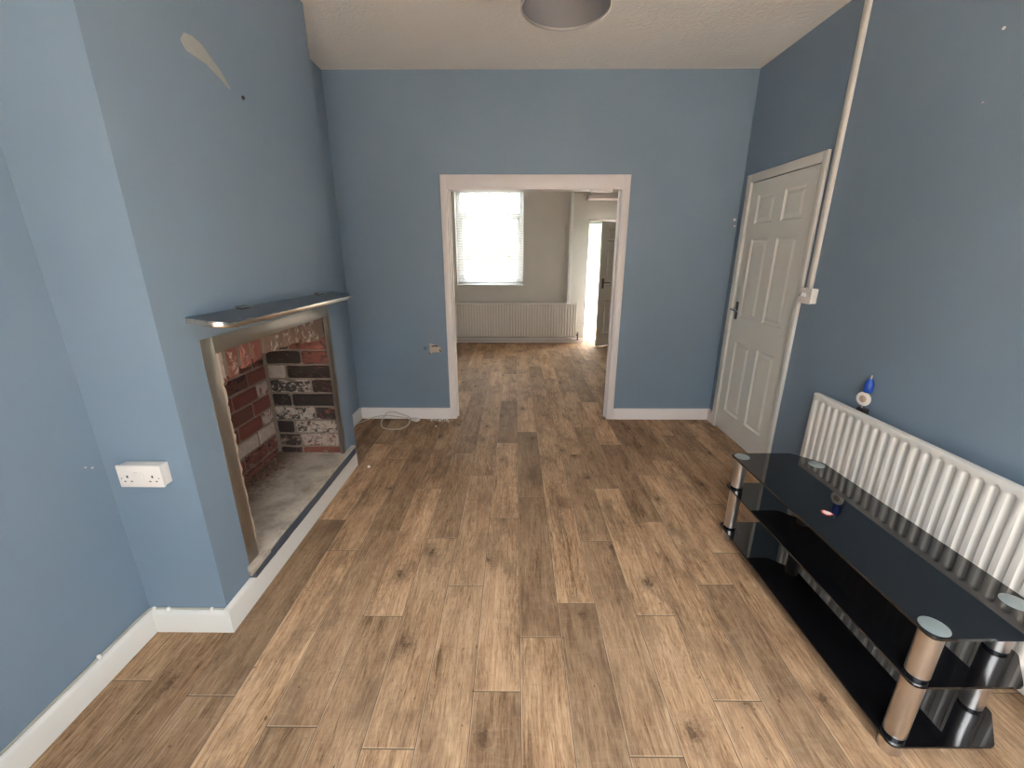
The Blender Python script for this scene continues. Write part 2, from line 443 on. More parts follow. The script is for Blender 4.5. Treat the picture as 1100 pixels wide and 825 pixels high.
# architrave of the opening between the rooms
t1 = empty('trim_1', (.156, D, 0), 'wide white painted frame around the opening between the rooms', 'door frame', 'structure')
b = MB()
b.box(-.598, OX0, D-.020, D, 0, 2.069, .004); b.box(OX1, .913, D-.020, D, 0, 2.069, .004)
b.box(OX0, OX1, D-.020, D, OZ, 2.069, .003)
b.build('architrave', M['trimwhite'], t1)
b = MB()
b.box(OX0-.0, OX0+.012, D-.012, D2+.012, 0, OZ); b.box(OX1-.012, OX1, D-.012, D2+.012, 0, OZ)
b.box(OX0+.012, OX1-.012, D-.012, D2+.012, OZ-.012, OZ)
b.box(OX0+.012, OX0+.024, D+.045, D2-.015, 0, OZ-.012); b.box(OX1-.024, OX1-.012, D+.045, D2-.015, 0, OZ-.012)
b.build('lining', M['trimwhite'], t1)
b = MB(); b.box(.60, .775, D-.010, D+.03, OZ-.030, OZ-.012, .003); b.build('patch_block', M['trimwhite'], t1)

# ------------------------------------------------------------------ six-panel door on the right wall
d1 = empty('door_1', (XR, 3.11, 0), 'white six-panel door shut in the blue right-hand wall', 'door', 'structure')
b = MB()
b.box(XR-.022, XR, 3.500, 3.563, 0, 2.047, .005); b.box(XR-.022, XR, 2.692, 2.734, 0, 2.047, .005)
b.box(XR-.0215, XR, 2.730, 3.502, 1.988, 2.047, .005)
b.build('door_frame', M['white'], d1)
def panel_leaf(mb, w, h, th, panels, front=1, both=False):
    """leaf in local x 0..w, z 0..h, face at y=0 (panel side), thickness th to +y. panels: (x0,x1,z0,z1)"""
    xs = sorted({0, w, *[p[0] for p in panels], *[p[1] for p in panels]}); zs = sorted({0, h, *[p[2] for p in panels], *[p[3] for p in panels]})
    bm = mb.bm
    def inside(x, z): return any(p[0] < x < p[1] and p[2] < z < p[3] for p in panels)
    def side(y):
        g = {}
        def V(x, z, yy):
            k = (round(x, 5), round(z, 5), round(yy, 5))
            if k not in g: g[k] = bm.verts.new((x, yy, z))
            return g[k]
        for i in range(len(xs)-1):
            for j in range(len(zs)-1):
                if inside((xs[i]+xs[i+1])/2, (zs[j]+zs[j+1])/2): continue
                bm.faces.new((V(xs[i], zs[j], y), V(xs[i+1], zs[j], y), V(xs[i+1], zs[j+1], y), V(xs[i], zs[j+1], y)))
        s = 1 if y == 0 else -1
        for x0, x1, z0, z1 in panels:
            steps = [(0, 0), (.005, .006), (.012, .010), (.020, .010), (.040, .003)]
            rings = [[V(x0+a, z0+a, y+s*dp), V(x1-a, z0+a, y+s*dp), V(x1-a, z1-a, y+s*dp), V(x0+a, z1-a, y+s*dp)] for a, dp in steps]
            # split outer ring edges follow the grid; ring 0 corners coincide with grid corners
            for A, B in zip(rings, rings[1:]):
                for q in range(4): bm.faces.new((A[q], A[(q+1) % 4], B[(q+1) % 4], B[q]))
            bm.faces.new(rings[-1])
        return V
    V0 = side(0); V1 = side(th)
    c = [(0, 0), (w, 0), (w, h), (0, h)]
    for q in range(4):
        a, e = c[q], c[(q+1) % 4]
        bm.faces.new((V0(*a, 0), V0(*e, 0), V1(*e, th), V1(*a, th)))
LW, LH = 3.498-2.738, 1.975
def six(w, h):
    k = w/.76; a0, a1, b0, b1 = .105*k, .325*k, .430*k, .650*k; v = h/1.98
    return [(x0, x1, z0*v, z1*v) for x0, x1 in ((a0, a1), (b0, b1)) for z0, z1 in ((.185, .785), (.985, 1.575), (1.685, 1.885))]
b = MB(); panel_leaf(b, LW, LH, .038, six(LW, LH))
# local x runs toward -Y from the handle side, face looks toward -X
xf = Matrix(((0, 1, 0, XR-.006), (-1, 0, 0, 3.498), (0, 0, 1, .008), (0, 0, 0, 1)))
b.build('door_leaf', M['door'], d1, xf=xf, sharp=12)
b = MB(); b.box(XR-.012, XR-.006, 3.425, 3.462, .965, 1.105, .002)
hp = b.build('door_handle', M['darkmetal'], d1, label='dark metal lever handle')
b = MB(); b.cyl((XR-.012, 3.444, 1.045), (XR-.055, 3.444, 1.045), .009); b.cyl((XR-.052, 3.452, 1.045), (XR-.052, 3.345, 1.040), .008, .006)
b.build('lever', M['chrome'], hp)

# ------------------------------------------------------------------ paint damage on the walls (parts of the walls)
def blob(pts, x, th):   # outline on the chimney face (y,z)
    b = MB(); b.prism(pts, 'x', x-.004, x+th, .0006); return b
blob([(1.735, 2.185), (1.76, 2.215), (1.80, 2.222), (1.845, 2.215), (1.885, 2.19), (1.93, 2.165), (1.965, 2.135), (1.985, 2.11), (1.955, 2.118), (1.90, 2.14), (1.85, 2.155), (1.80, 2.158), (1.755, 2.160)], XC, .0012).build('filler_patch', M['filler'], chim, label='pale smear of filler')
b = MB(); b.lathe([(.0, .011), (.007, .009), (.008, .003), (.004, .0), (.004, -.01)], (XC, 2.056, 2.108), (1, 0, 0), 14); b.build('screw', M['slot'], chim, label='dark screw')
# broken socket hole by the opening
hy = D-.001
b = MB(); b.prism([(-.765, .630), (-.755, .672), (-.760, .712), (-.735, .708), (-.705, .698), (-.678, .688), (-.662, .672), (-.655, .648), (-.662, .632), (-.690, .634), (-.735, .632), (-.748, .618)], 'y', D-.004, D+.02, .001)
hole = b.build('broken_plaster', M['plaster'], wb, label='ragged patch of broken cream plaster')
b = MB(); b.prism([(-.748, .690), (-.700, .697), (-.672, .682), (-.700, .684), (-.735, .682)], 'y', D-.0062, D)
b.prism([(-.664, .665), (-.657, .640), (-.668, .634), (-.672, .655)], 'y', D-.0062, D); b.prism([(-.765, .640), (-.752, .618), (-.762, .615)], 'y', D-.0062, D)
b.build('dark_gap', M['slot'], hole)
b = MB(); b.lathe([(0, .004), (.012, .003), (.016, 0)], (-.80, D, .668), (0, -1, 0), 14); b.build('dark_mark', simple('dark_blue_mark', (.10, .145, .21), .6), wb)
# wall plugs
def plug(x, y, z, ax, par, r=.008):
    b = MB(); b.lathe([(r, 0), (r, .003), (r*.6, .006), (r*.3, .003), (0, .003)], (x, y, z), ax, 12); b.build('wall_plug', M['plastic'], par, label='white wall plug')
plug(1.779, D, 1.738, (0, -1, 0), wb, .010); plug(1.786, D, 1.689, (0, -1, 0), wb, .008)
plug(XR, 1.886, 2.274, (-1, 0, 0), wr, .0055); plug(XR, 1.883, 2.035, (-1, 0, 0), wr, .003)
plug(XLN, 1.302, .763, (1, 0, 0), wl_, .0035); plug(XLN, 1.281, .775, (1, 0, 0), wl_, .0025)

# ------------------------------------------------------------------ cable trunking, switch, cables
b = MB()
b.prism([(1.787, 2.619), (1.787, 2.650), (1.790, 2.653), (XR, 2.653), (XR, 2.616), (1.790, 2.616)], 'z', 1.274, H)
tr = tag(b.build('cable_trunking', M['dirtyplastic'], sharp=60), 'white plastic trunking strip running up the right wall beside the shut door', 'trunking')
sw = empty('light_switch', (XR, 2.612, 1.19), 'white surface-mounted switch box low on the wall at the foot of the trunking', 'light switch')
b = MB(); b.box(1.772, XR, 2.560, 2.672, 1.188, 1.276, .004); b.build('back_box', M['plastic'], sw)
b = MB(); b.box(1.763, 1.772, 2.558, 2.674, 1.186, 1.278, .003); fp = b.build('faceplate', M['plastic'], sw)
b = MB(); b.box(1.7585, 1.7630, 2.630, 2.646, 1.226, 1.250, .0015); b.build('rocker', M['upvc'], sw)
b = MB(); b.box(1.7585, 1.7630, 2.606, 2.622, 1.226, 1.250, .0015); b.build('rocker', M['upvc'], sw)
for y in (2.570, 2.664):
    b = MB(); b.cyl((1.7635, y, 1.232), (1.7615, y, 1.232), .004, n=12); b.build('screw', M['chrome'], sw)

# double socket on the side of the chimney breast
so = empty('double_socket', (-1.345, YC0, .66), 'white double power socket in a surface box on the side of the chimney breast', 'power socket')
sx0, sx1, sz0, sz1, sy = -1.394, -1.238, .686, .771, YC0-.042
b = MB(); b.box(sx0+.002, sx1-.002, sy+.011, YC0, sz0+.002, sz1-.002, .004); b.build('back_box', M['plastic'], so)
b = MB(); b.box(sx0, sx1, sy, sy+.010, sz0, sz1, .003); b.build('faceplate', M['plastic'], so)
for cx in (sx0+.034, sx1-.034):
    b = MB()
    b.box(cx-.003, cx+.003, sy-.0006, sy+.002, sz0+.038, sz0+.047)
    b.box(cx-.015, cx-.008, sy-.0006, sy+.002, sz0+.022, sz0+.026); b.box(cx+.008, cx+.015, sy-.0006, sy+.002, sz0+.022, sz0+.026)
    b.build('socket_holes', M['slot'], so)
    sg = -1 if cx < (sx0+sx1)/2 else 1
    b = MB(); b.cyl((cx+sg*.022, sy-.0006, sz0+.036), (cx+sg*.022, sy+.001, sz0+.036), .0025, n=12); b.build('screw', M['grey'], so)
for cx in (-1.3255, -1.3065):
    b = MB(); b.box(cx-.0075, cx+.0075, sy-.004, sy, sz0+.043, sz0+.062, .0015); b.build('rocker_switch', M['plastic'], so)

# thin old cable pinned along the top of the left skirting
cb = empty('pinned_cable', (XLN, .6, SH), 'thin grey cable pinned along the top of the left skirting board', 'cable')
b = MB(); b.tube([(XLN+.006, -.5, SH+.006), (XLN+.006, .3, SH+.007), (XLN+.007, .8, SH+.006), (XLN+.007, 1.15, SH+.008), (XLN+.012, YC0-.03, SH+.010), (XLN+.035, YC0-.008, SH+.008), (-1.35, YC0-.006, SH+.006), (-1.24, YC0-.006, SH+.007), (XC+.004, YC0-.006, SH+.005)], .0045)
b.build('cord', M['greycable'], cb)
for p in ((XLN+.008, .52, SH+.009), (XLN+.008, 1.12, SH+.010), (XLN+.03, YC0-.011, SH+.010), (-1.39, YC0-.010, SH+.008), (-1.215, YC0-.010, SH+.008)):
    b = MB(); b.lathe([(0, .010), (.005, .008), (.0065, .003), (.0065, -.006), (0, -.007)], p, (0, 0, 1), 12); b.build('cable_clip', M['plastic'], cb)

# loose white lead on the floor by the opening
ld = empty('loose_lead', (-1.0, 3.55, 0), 'loose white lead coiled on the floor against the back skirting, left of the opening', 'cable')
b = MB()
b.tube([(-1.43, 3.10, .006), (-1.436, 3.30, .005), (-1.425, 3.48, .006), (-1.375, 3.58, .006), (-1.295, 3.634, .022), (-1.19, 3.637, .034), (-1.085, 3.636, .022), (-.99, 3.628, .007),
        (-.955, 3.50, .006), (-1.0, 3.40, .005), (-1.09, 3.385, .005), (-1.17, 3.43, .005), (-1.215, 3.54, .006), (-1.215, 3.634, .022), (-1.185, 3.637, .060), (-1.13, 3.637, .070), (-1.06, 3.636, .052), (-.99, 3.632, .026), (-.965, 3.625, .012)], .0052)
b.build('cord', M['cable'], ld)
b = MB(); b.box(-.035, .035, -.026, .026, 0, .022, .005); b.box(-.050, -.035, -.010, .010, .005, .017, .003)
b.build('plug', M['plastic'], ld, xf=Matrix.Translation((-.915, 3.595, .0005)) @ Matrix.Rotation(R(-35), 4, 'Z'))

# crumbs of fallen plaster below the broken patch
b = MB(); rr = random.Random(3)
def crumb(b, x, y, s):
    r = bmesh.ops.create_icosphere(b.bm, subdivisions=1, radius=s, matrix=Matrix.Translation((x, y, s*.55)))
    for v in r['verts']: v.co += Vector((rr.uniform(-1, 1), rr.uniform(-1, 1), rr.uniform(-.6, .6)))*s*.3; v.co.z = max(v.co.z, .0003)
for i in range(70): crumb(b, rr.gauss(-.69, .055), 3.634-abs(rr.gauss(0, .036)), rr.uniform(.0018, .0065))
tag(b.build('plaster_crumbs', M['crumb'], smooth=False), 'scatter of white plaster crumbs on the floor under the broken patch', 'crumbs', 'stuff')
b = MB(); crumb(b, -1.053, 2.71, .010)
tag(b.build('plaster_lump', M['crumb']), 'single white plaster crumb on the floor beside the end of the hearth', 'crumb')
b = MB(); crumb(b, -.70, 3.45, .011)
tag(b.build('plaster_lump', M['crumb']), 'white plaster lump on the floor in front of the scatter of crumbs', 'crumb')

# ------------------------------------------------------------------ fireplace
fp_ = empty('fireplace', (XC, 2.08, .0), 'open brick fireplace with a dull steel frame in the blue chimney breast', 'fireplace')
# steel frame
iy0, iy1, iz1 = 1.578, 2.578, 1.108
b = MB()
b.box(XC, XC+.003, 1.511, iy0, .176, 1.172, .0008); b.box(XC, XC+.003, iy1, 2.612, .176, 1.172, .0008); b.box(XC, XC+.0032, iy0, iy1, iz1, 1.172, .0008)
b.box(XC-.022, XC+.0028, iy1, iy1+.004, .176, iz1); b.box(XC-.022, XC+.0028, iy0, iy1, iz1, iz1+.004)
b.build('metal_frame', M['frame'], fp_)
# brick laying
RED = [(.195, .050, .033), (.165, .036, .024), (.225, .066, .042), (.135, .042, .032), (.20, .056, .038), (.19, .115, .08)]
def bricks(mb, cells, col, coat):
    """cells: list of 8-corner boxes as (origin, du, dv, dn, colour, lime, soot)"""
    for o, du, dv, dn, c, lime, soot in cells:
        o, du, dv, dn = map(Vector, (o, du, dv, dn)); j = lambda s: Vector((rr.uniform(-s, s), rr.uniform(-s, s), rr.uniform(-s, s)))
        rad = .008; L, Hh = du.length, dv.length; u, v, n = du.normalized(), dv.normalized(), dn
        # rounded brick face
        ou = [(rad, 0), (L*.33, 0), (L*.66, 0), (L-rad, 0), (L, rad), (L, Hh-rad), (L-rad, Hh), (L*.66, Hh), (L*.33, Hh), (rad, Hh), (0, Hh-rad), (0, rad)]
        ou = [(a+rr.uniform(-.003, .003), e+rr.uniform(-.003, .003)) for a, e in ou]
        A = [mb.bm.verts.new(o+u*a+v*e) for a, e in ou]
        cx, cy = L/2, Hh/2
        B = [mb.bm.verts.new(o+u*a+v*e+n*(1-.005/n.length)) for a, e in ou]
        Cc = [mb.bm.verts.new(o+u*(a+(cx-a)*min(1, .010/max(cx, .01)))+v*(e+(cy-e)*min(1, .010/cy))+n*(1+rr.uniform(-.12, .12)*.016/n.length)) for a, e in ou]
        fs = []
        k = len(ou)
        for P, Q in ((A, B), (B, Cc)):
            for i in range(k): fs.append(mb.bm.faces.new((P[i], P[(i+1) % k], Q[(i+1) % k], Q[i])))
        fs.append(mb.bm.faces.new(Cc))
        for f in fs:
            for lp in f.loops: lp[col] = (*c, 1); lp[coat] = (lime, soot, 0, 1)
def brick_mb():
    b = MB(); return b, b.bm.loops.layers.float_color.new('brick'), b.bm.loops.layers.float_color.new('coat')
CH, BL, J = .0955, .235, .0135
XBK, YFW, HZT = -1.600, 2.592, .176
# far side wall (faces the camera): courses listed from the hearth up, each from the back corner to the front
rows = [[(.15, 3, .4, .7), (.28, 2, .42, .35)],
        [(.15, 5, .52, .62), (.28, 0, .72, .40)],
        [(.12, 3, .1, 1.0), (.31, 5, .78, .48)],
        [(.27, 5, .82, .55), (.16, 4, .62, .66)],
        [(.13, 5, .60, .80), (.30, 3, .50, .92)],
        [(.27, 5, .90, .62), (.16, 3, .35, .72)],
        [(.12, 5, .95, .2), (.31, 3, .35, .72)],
        [(.23, 3, .52, .80), (.20, 0, .25, .50)],
        [(.16, 3, .35, .95), (.27, 2, .25, .45)],
        [(.22, 3, .2, 1.0), (.21, 3, .2, 1.0)], [(.11, 3, .1, 1.0), (.32, 3, .1, 1.0)]]
b, c1, c2 = brick_mb(); cells = []
for r, row in enumerate(rows):
    x = XBK+.012; z = HZT+.012+r*CH-.055
    z0 = max(z, HZT-.004)
    for w, ci, lime, soot in row:
        cells.append(((x, YFW+.016, z0), (w-J, 0, 0), (0, 0, z+CH-J-z0), (0, -.016, 0), RED[ci], lime, soot)); x += w
bricks(b, cells, c1, c2)
bs = b.build('side_brickwork', M['brick'], fp_, sharp=18)
b = MB(); b.box(-1.655, XC-.022, YFW+.009, YFW+.019, HZT-.01, 1.30); b.build('mortar', M['mortar'], bs)
# back wall (red)
b, c1, c2 = brick_mb(); cells = []
for r in range(11):
    z = HZT+.012+r*CH-.055; z0 = max(z, HZT-.004); y = YFW-.006
    first = .12 if r % 2 else .19
    ws = [first]+[BL]*6
    for i, w in enumerate(ws):
        y1 = y-w
        if y1 < 1.50: break
        near = (i == 0)
        if r <= 1: lime, soot, ci = .50, .45, 4
        elif r == 2: lime, soot, ci = .95 if i < 2 else .5, .1, 2
        elif near and 2 < r < 7: lime, soot, ci = (.75, .25, 1) if r % 2 else (.35, .35, 0)
        elif r >= 6: lime, soot, ci = .22, .52, rr.choice((3, 3, 4))
        else: lime, soot, ci = .12+.1*rr.random(), .22, rr.choice((0, 1, 1, 3))
        cells.append(((XBK-.016, y1+J, z0), (0, w-J, 0), (0, 0, z+CH-J-z0), (.016, 0, 0), RED[ci], lime, soot)); y = y1
bricks(b, cells, c1, c2)
bb = b.build('back_brickwork', M['brick'], fp_, sharp=18)
b = MB(); b.box(-1.655, XBK-.009, 1.56, YFW+.009, HZT-.01, 1.30); b.build('mortar', M['mortar'], bb)
# near side wall
b, c1, c2 = brick_mb(); cells = []
for r in range(11):
    z = HZT+.012+r*CH-.055; z0 = max(z, HZT-.004); x = XBK+.012
    for w in ([.11, .30] if r % 2 else [.22, .19]):
        cells.append(((x, 1.572, z0), (w-J, 0, 0), (0, 0, z+CH-J-z0), (0, .016, 0), rr.choice(RED), .4, .4)); x += w
bricks(b, cells, c1, c2)
bn = b.build('side_brickwork', M['brick'], fp_, sharp=18)
b = MB(); b.box(-1.655, XC-.022, 1.558, 1.579, HZT-.01, 1.30); b.build('mortar', M['mortar'], bn)
# soldier-course arch across the top
b, c1, c2 = brick_mb(); cells = []
def arch(y): return 1.016-.225*(y-2.07)**2
N = 11; y = iy0+.004; wd = (iy1-iy0-.008)/N
pal = [(0, .80, .0), (2, .55, .0), (2, .5, .0), (0, .4, .1), (5, .5, .3), (5, .55, .3), (5, .55, .25), (5, .6, .3), (5, .6, .25), (5, .6, .3), (5, .5, .3), (3, .4, .3)]
for i in range(N):
    y0, y1 = y+i*wd, y+(i+1)*wd-.012; zb = min(arch(y0), arch(y1))+rr.uniform(-.006, .006)
    ci, lime, soot = pal[i]
    cells.append(((XC-.135, y0, zb), (0, y1-y0, 0), (0, 0, 1.135-zb), (.107, 0, 0), RED[ci], lime, soot))
bricks(b, cells, c1, c2)
ab = b.build('brick_arch', M['brick'], fp_, sharp=18)
b = MB()
pts = [(iy0-.012, 1.14)]+[(iy0-.012+k*(iy1-iy0+.02)/24, arch(iy0+k*(iy1-iy0)/24)+.014+rr.uniform(-.004, .004)) for k in range(25)]+[(iy1+.01, 1.14)]
b.prism(pts, 'x', XC-.130, XC-.031); b.build('mortar', simple('pale_mortar', (.15, .115, .09), .95, var=.3, sc=50, bump=.5, bsc=70), ab)
# ragged plaster edge inside the near upright of the frame
b = MB(); pts = [(1.566, .178)]; z = .178
while z < 1.10:
    pts.append((1.596+rr.uniform(-.004, .009)+(.004 if z > .75 else 0), z)); z += rr.uniform(.012, .03)
pts += [(1.590, 1.11), (1.566, 1.11)]
b.prism(pts, 'x', XC-.030, XC-.006); b.build('plaster_edge', M['plaster'], fp_, label='ragged pale plaster edge')
# hearth slab with its painted front
b = MB()
pts = [(-1.655, 1.565), (XC+.001, 1.565), (XC+.001, 1.497), (XC+.018, 1.474), (XC+.034, 1.468), (XC+.026, 1.72), (XC+.028, 2.05), (XC+.025, 2.40), (XC+.027, 2.66), (XC+.031, 2.708), (XC+.001, 2.712), (XC+.001, 2.604), (-1.655, 2.604)]
b.prism(pts, 'z', .150, .176, .002); he = b.build('hearth_slab', M['hearth'], fp_)
b = MB(); edge = [(XC, 1.500)]; y = 1.500
while y < 2.70: edge.append((XC+.030+rr.uniform(-.0012, .0012), y)); y += .03
edge += [(XC+.029, 2.711), (XC, 2.711)]
b.prism(edge, 'z', .116, .160, .001); b.build('hearth_edge', simple('dark_blue_edge', (.060, .074, .100), .6, var=.2, sc=30), fp_, label='dark blue painted front edge of the hearth')
# rubble at the back corner
b = MB()
def bit(b, x, y, s):
    r = bmesh.ops.create_icosphere(b.bm, subdivisions=1, radius=s, matrix=Matrix.Translation((x, y, .176+s*.5)))
    for v in r['verts']: v.co += Vector((rr.uniform(-1, 1), rr.uniform(-1, 1), rr.uniform(-.6, .6)))*s*.35; v.co.z = max(v.co.z, .1763)
for i in range(160):
    if rr.random() < .5: x, y = XBK+.012+abs(rr.gauss(0, .05)), rr.uniform(1.6, 2.5)
    else: x, y = rr.uniform(-1.58, -1.22), 1.598+abs(rr.gauss(0, .05))
    bit(b, x, y, rr.uniform(.003, .011))
o = b.build('rubble', simple('brick_rubble', (.17, .085, .06), .95, var=.6, sc=60), fp_, kind='stuff', smooth=False)

# mantel shelf
ms = empty('mantel_shelf', (XC, 2.1, 1.25), 'narrow dark steel mantel shelf with rounded ends above the fireplace', 'shelf')
def shelf_outline(y0, y1, w, r):
    p = [(0, y0)]
    for k in range(7): a = -pi/2+k*pi/12; p.append((w-r+r*cos(a), y0+r+r*sin(a)))
    for k in range(7): a = k*pi/12; p.append((w-r+r*cos(a), y1-r+r*sin(a)))
    return p+[(0, y1)]
tilt = Matrix.Translation((XC, 0, 1.262)) @ Matrix.Translation((0, 1.45, 0)) @ Matrix.Rotation(R(-.7), 4, 'X') @ Matrix.Translation((0, -1.45, 0)) @ Matrix.Rotation(R(9.0), 4, 'Y')
b = MB(); b.prism(shelf_outline(1.472, 2.715, .140, .070), 'z', -.003, 0); b.build('shelf_top', M['shelftop'], ms, xf=tilt)
b = MB(); b.prism(shelf_outline(1.470, 2.717, .142, .071), 'z', -.021, -.003, .003); b.build('shelf_edge', M['shelfedge'], ms, xf=tilt)
for cy in (1.775, 2.485):
    b = MB(); b.box(.0, .030, cy-.026, cy+.026, 0.0, .011, .002)
    b.build('shelf_clamp', M['shelfedge'], ms, xf=tilt)

# ------------------------------------------------------------------ radiators
def radiator(xf, length, z0, z1, pitch, first, names, par, depth=.008, gw=.030, th=.032):
    """local x along, y = 0 at the front face (front looks toward -y), z up"""
    b = MB(); bm = b.bm
    g0, g1 = z0+.026, z1-.026
    xs = []; x = 0.0
    grooves = []; c = first
    while c < length-.02: grooves.append(c); c += pitch
    offs = [-1.0, -.92, -.75, -.55, -.3, 0, .3, .55, .75, .92, 1.0]
    xs = [0.0, .004]
    for c in grooves: xs += [c+o*gw/2 for o in offs]
    xs += [length-.004, length]
    r = gw/2
    zs = [z0, z0+.004]+[g0+r*(1-cos(k*pi/12)) for k in range(7)]+[g0+(g1-g0)*.5]+[g1-r*(1-cos(k*pi/12)) for k in range(6, -1, -1)]+[z1-.004, z1]
    def dep(x, z):
        if x in (0.0, length): return .004
        if z in (z0, z1): return .004
        for c in grooves:
            dx = abs(x-c)
            if dx <= r:
                zz = min(max(z, g0+r), g1-r); d = math.hypot(dx, z-zz)/r
                if d >= 1: return 0
                return depth*math.sin(min(1, (1-d)/.62)*pi/2)
        return 0
    V = [[bm.verts.new((x, dep(x, z), z)) for z in zs] for x in xs]
    for i in range(len(xs)-1):
        for j in range(len(zs)-1): bm.faces.new((V[i][j], V[i+1][j], V[i+1][j+1], V[i][j+1]))
    n = len(xs)-1; m = len(zs)-1
    loop = [V[i][0] for i in range(n+1)]+[V[n][j] for j in range(1, m+1)]+[V[i][m] for i in range(n-1, -1, -1)]+[V[0][j] for j in range(m-1, 0, -1)]
    Bk = [bm.verts.new((v.co.x, th, v.co.z)) for v in loop]
    for i in range(len(loop)): bm.faces.new((loop[i], loop[(i+1) % len(loop)], Bk[(i+1) % len(loop)], Bk[i]))
    bm.faces.new(Bk)
    b.build('panel', M['rad'], par, xf=xf, sharp=50)
ra = empty('radiator', (XR, 1.53, .07), 'long white ribbed panel radiator on the right wall behind the black stand', 'radiator')
RYT, RL = 2.305, 1.56
xf = Matrix(((0, 1, 0, 1.720), (-1, 0, 0, RYT), (0, 0, 1, 0), (0, 0, 0, 1)))
radiator(xf, RL, .072, .714, .0512, RYT-2.2564, None, ra)
for y in (2.10, 1.50, .92):
    for z0, z1 in ((.55, .66), (.12, .18)):
        b = MB(); b.box(1.752, XR-.003, y-.02, y+.02, z0, z1, .003); b.build('bracket', M['rad'], ra)
b = MB(); b.cyl((1.738, RYT, .105), (1.738, RYT+.045, .105), .011); b.cyl((1.738, RYT+.04, 0), (1.738, RYT+.04, .105), .0075)
b.build('valve_pipe', M['copper'], ra)
b = MB(); b.cyl((1.738, RYT-RL, .105), (1.738, RYT-RL-.045, .105), .011); b.cyl((1.738, RYT-RL-.04, 0), (1.738, RYT-RL-.04, .105), .0075)
b.build('valve_pipe', M['copper'], ra)

rb = empty('radiator', (-.1, FY, .1), 'white ribbed radiator under the window in the further room', 'radiator')
xf = Matrix.Translation((-1.20, FY-.085, 0))
radiator(xf, 2.235, .112, .682, .046, .045, None, rb, depth=.006, gw=.024)
for x in (-1.0, -.1, .8):
    for z0, z1 in ((.55, .62), (.15, .20)):
        b = MB(); b.box(x-.02, x+.02, FY-.053, FY-.003, z0, z1, .003); b.build('bracket', M['rad'], rb)
b = MB(); b.cyl((1.035, FY-.07, .15), (1.075, FY-.07, .15), .014); b.cyl((1.068, FY-.07, .06), (1.068, FY-.07, .20), .012); b.build('valve', M['darkmetal'], rb, label='dark radiator valve')
b = MB(); b.tube([(1.068, FY-.07, .07), (1.06, FY-.05, .055), (1.00, FY-.035, .05), (.90, FY-.032, .075), (.82, FY-.032, .098), (.4, FY-.032, .098), (-1.3, FY-.032, .098)], .009); b.build('pipe', M['copper'], rb)
b = MB(); b.tube([(.98, FY-.032, .098), (.90, FY-.034, .06), (.82, FY-.032, .045), (.4, FY-.032, .045), (-1.3, FY-.032, .045)], .007); b.build('pipe', M['copper'], rb)

# small object on the wall above the radiator
og = empty('hanging_ornament', (XR, 2.06, .70), 'small blue bottle shape with a round white disc on the wall just above the radiator', 'ornament')
ax = Vector((-1, -.22, .0)).normalized()
b = MB(); b.lathe([(0, -.004), (.033, -.004), (.036, 0), (.035, .005), (.030, .007), (0, .006)], (1.778, 2.032, .772), ax, 28); dk = b.build('disc', M['plastic'], og)
b = MB(); b.lathe([(0, .0072), (.017, .0072), (.019, .0060)], (1.778, 2.032, .772), ax, 20); b.build('printed_mark', simple('brown_print', (.45, .33, .25), .5, var=.4, sc=120), dk)
b = MB(); b.lathe([(0, 0), (.017, 0), (.020, .006), (.021, .035), (.018, .055), (.010, .070), (.0, .074)], (1.784, 2.028, .808), (0, 0, 1), 20); b.build('bottle', M['bluebottle'], og)
b = MB(); b.lathe([(.006, 0), (.005, .02), (0, .021)], (1.784, 2.028, .878), (0, 0, 1), 12); b.build('nozzle', M['grey'], og)
b = MB(); b.cyl((1.784, 2.035, .700), (1.784, 2.035, .765), .0045, n=12); b.build('stem', M['chrome'], og)
b = MB(); b.box(1.772, XR, 2.012, 2.055, .690, .722, .003); b.build('clip', M['slot'], og)

# ------------------------------------------------------------------ black glass stand
tv = empty('tv_stand', (1.3385, 1.443, 0), 'low black glass television stand with three shelves and silver tube legs', 'tv stand')
TX = Matrix.Translation((1.3385, 1.443, 0)) @ Matrix.Rotation(R(.45), 4, 'Z')
def outline(hx, hy, ch, r=.022):
    c = [(-hx, -hy, r), (hx-ch, -hy, .012), (hx, -hy+ch, .012), (hx, hy-ch, .012), (hx-ch, hy, .012), (-hx, hy, r)]
    out = []
    for i, (x, y, rad) in enumerate(c):
        p = Vector((x, y)); a = (Vector(c[i-1][:2])-p).normalized(); d = (Vector(c[(i+1) % 6][:2])-p).normalized()
        for k in range(6):
            t = k/5; q0, q1, q2 = p+a*rad, p, p+d*rad
            q = q0*(1-t)**2+q1*2*t*(1-t)+q2*t*t; out.append((q.x, q.y))
    return out
SZ = [(.473, .482), (.298, .305), (.055, .062)]
for (z0, z1), nm in zip(SZ, ('top_shelf', 'middle_shelf', 'bottom_shelf')):
    b = MB(); b.prism(outline(.206, .553, .102), 'z', z0, z1, .0018); b.build(nm, M['glass_black'], tv, xf=TX, smooth=False)
LG = [(-.166, -.513), (-.166, .513), (.158, -.428), (.158, .428)]
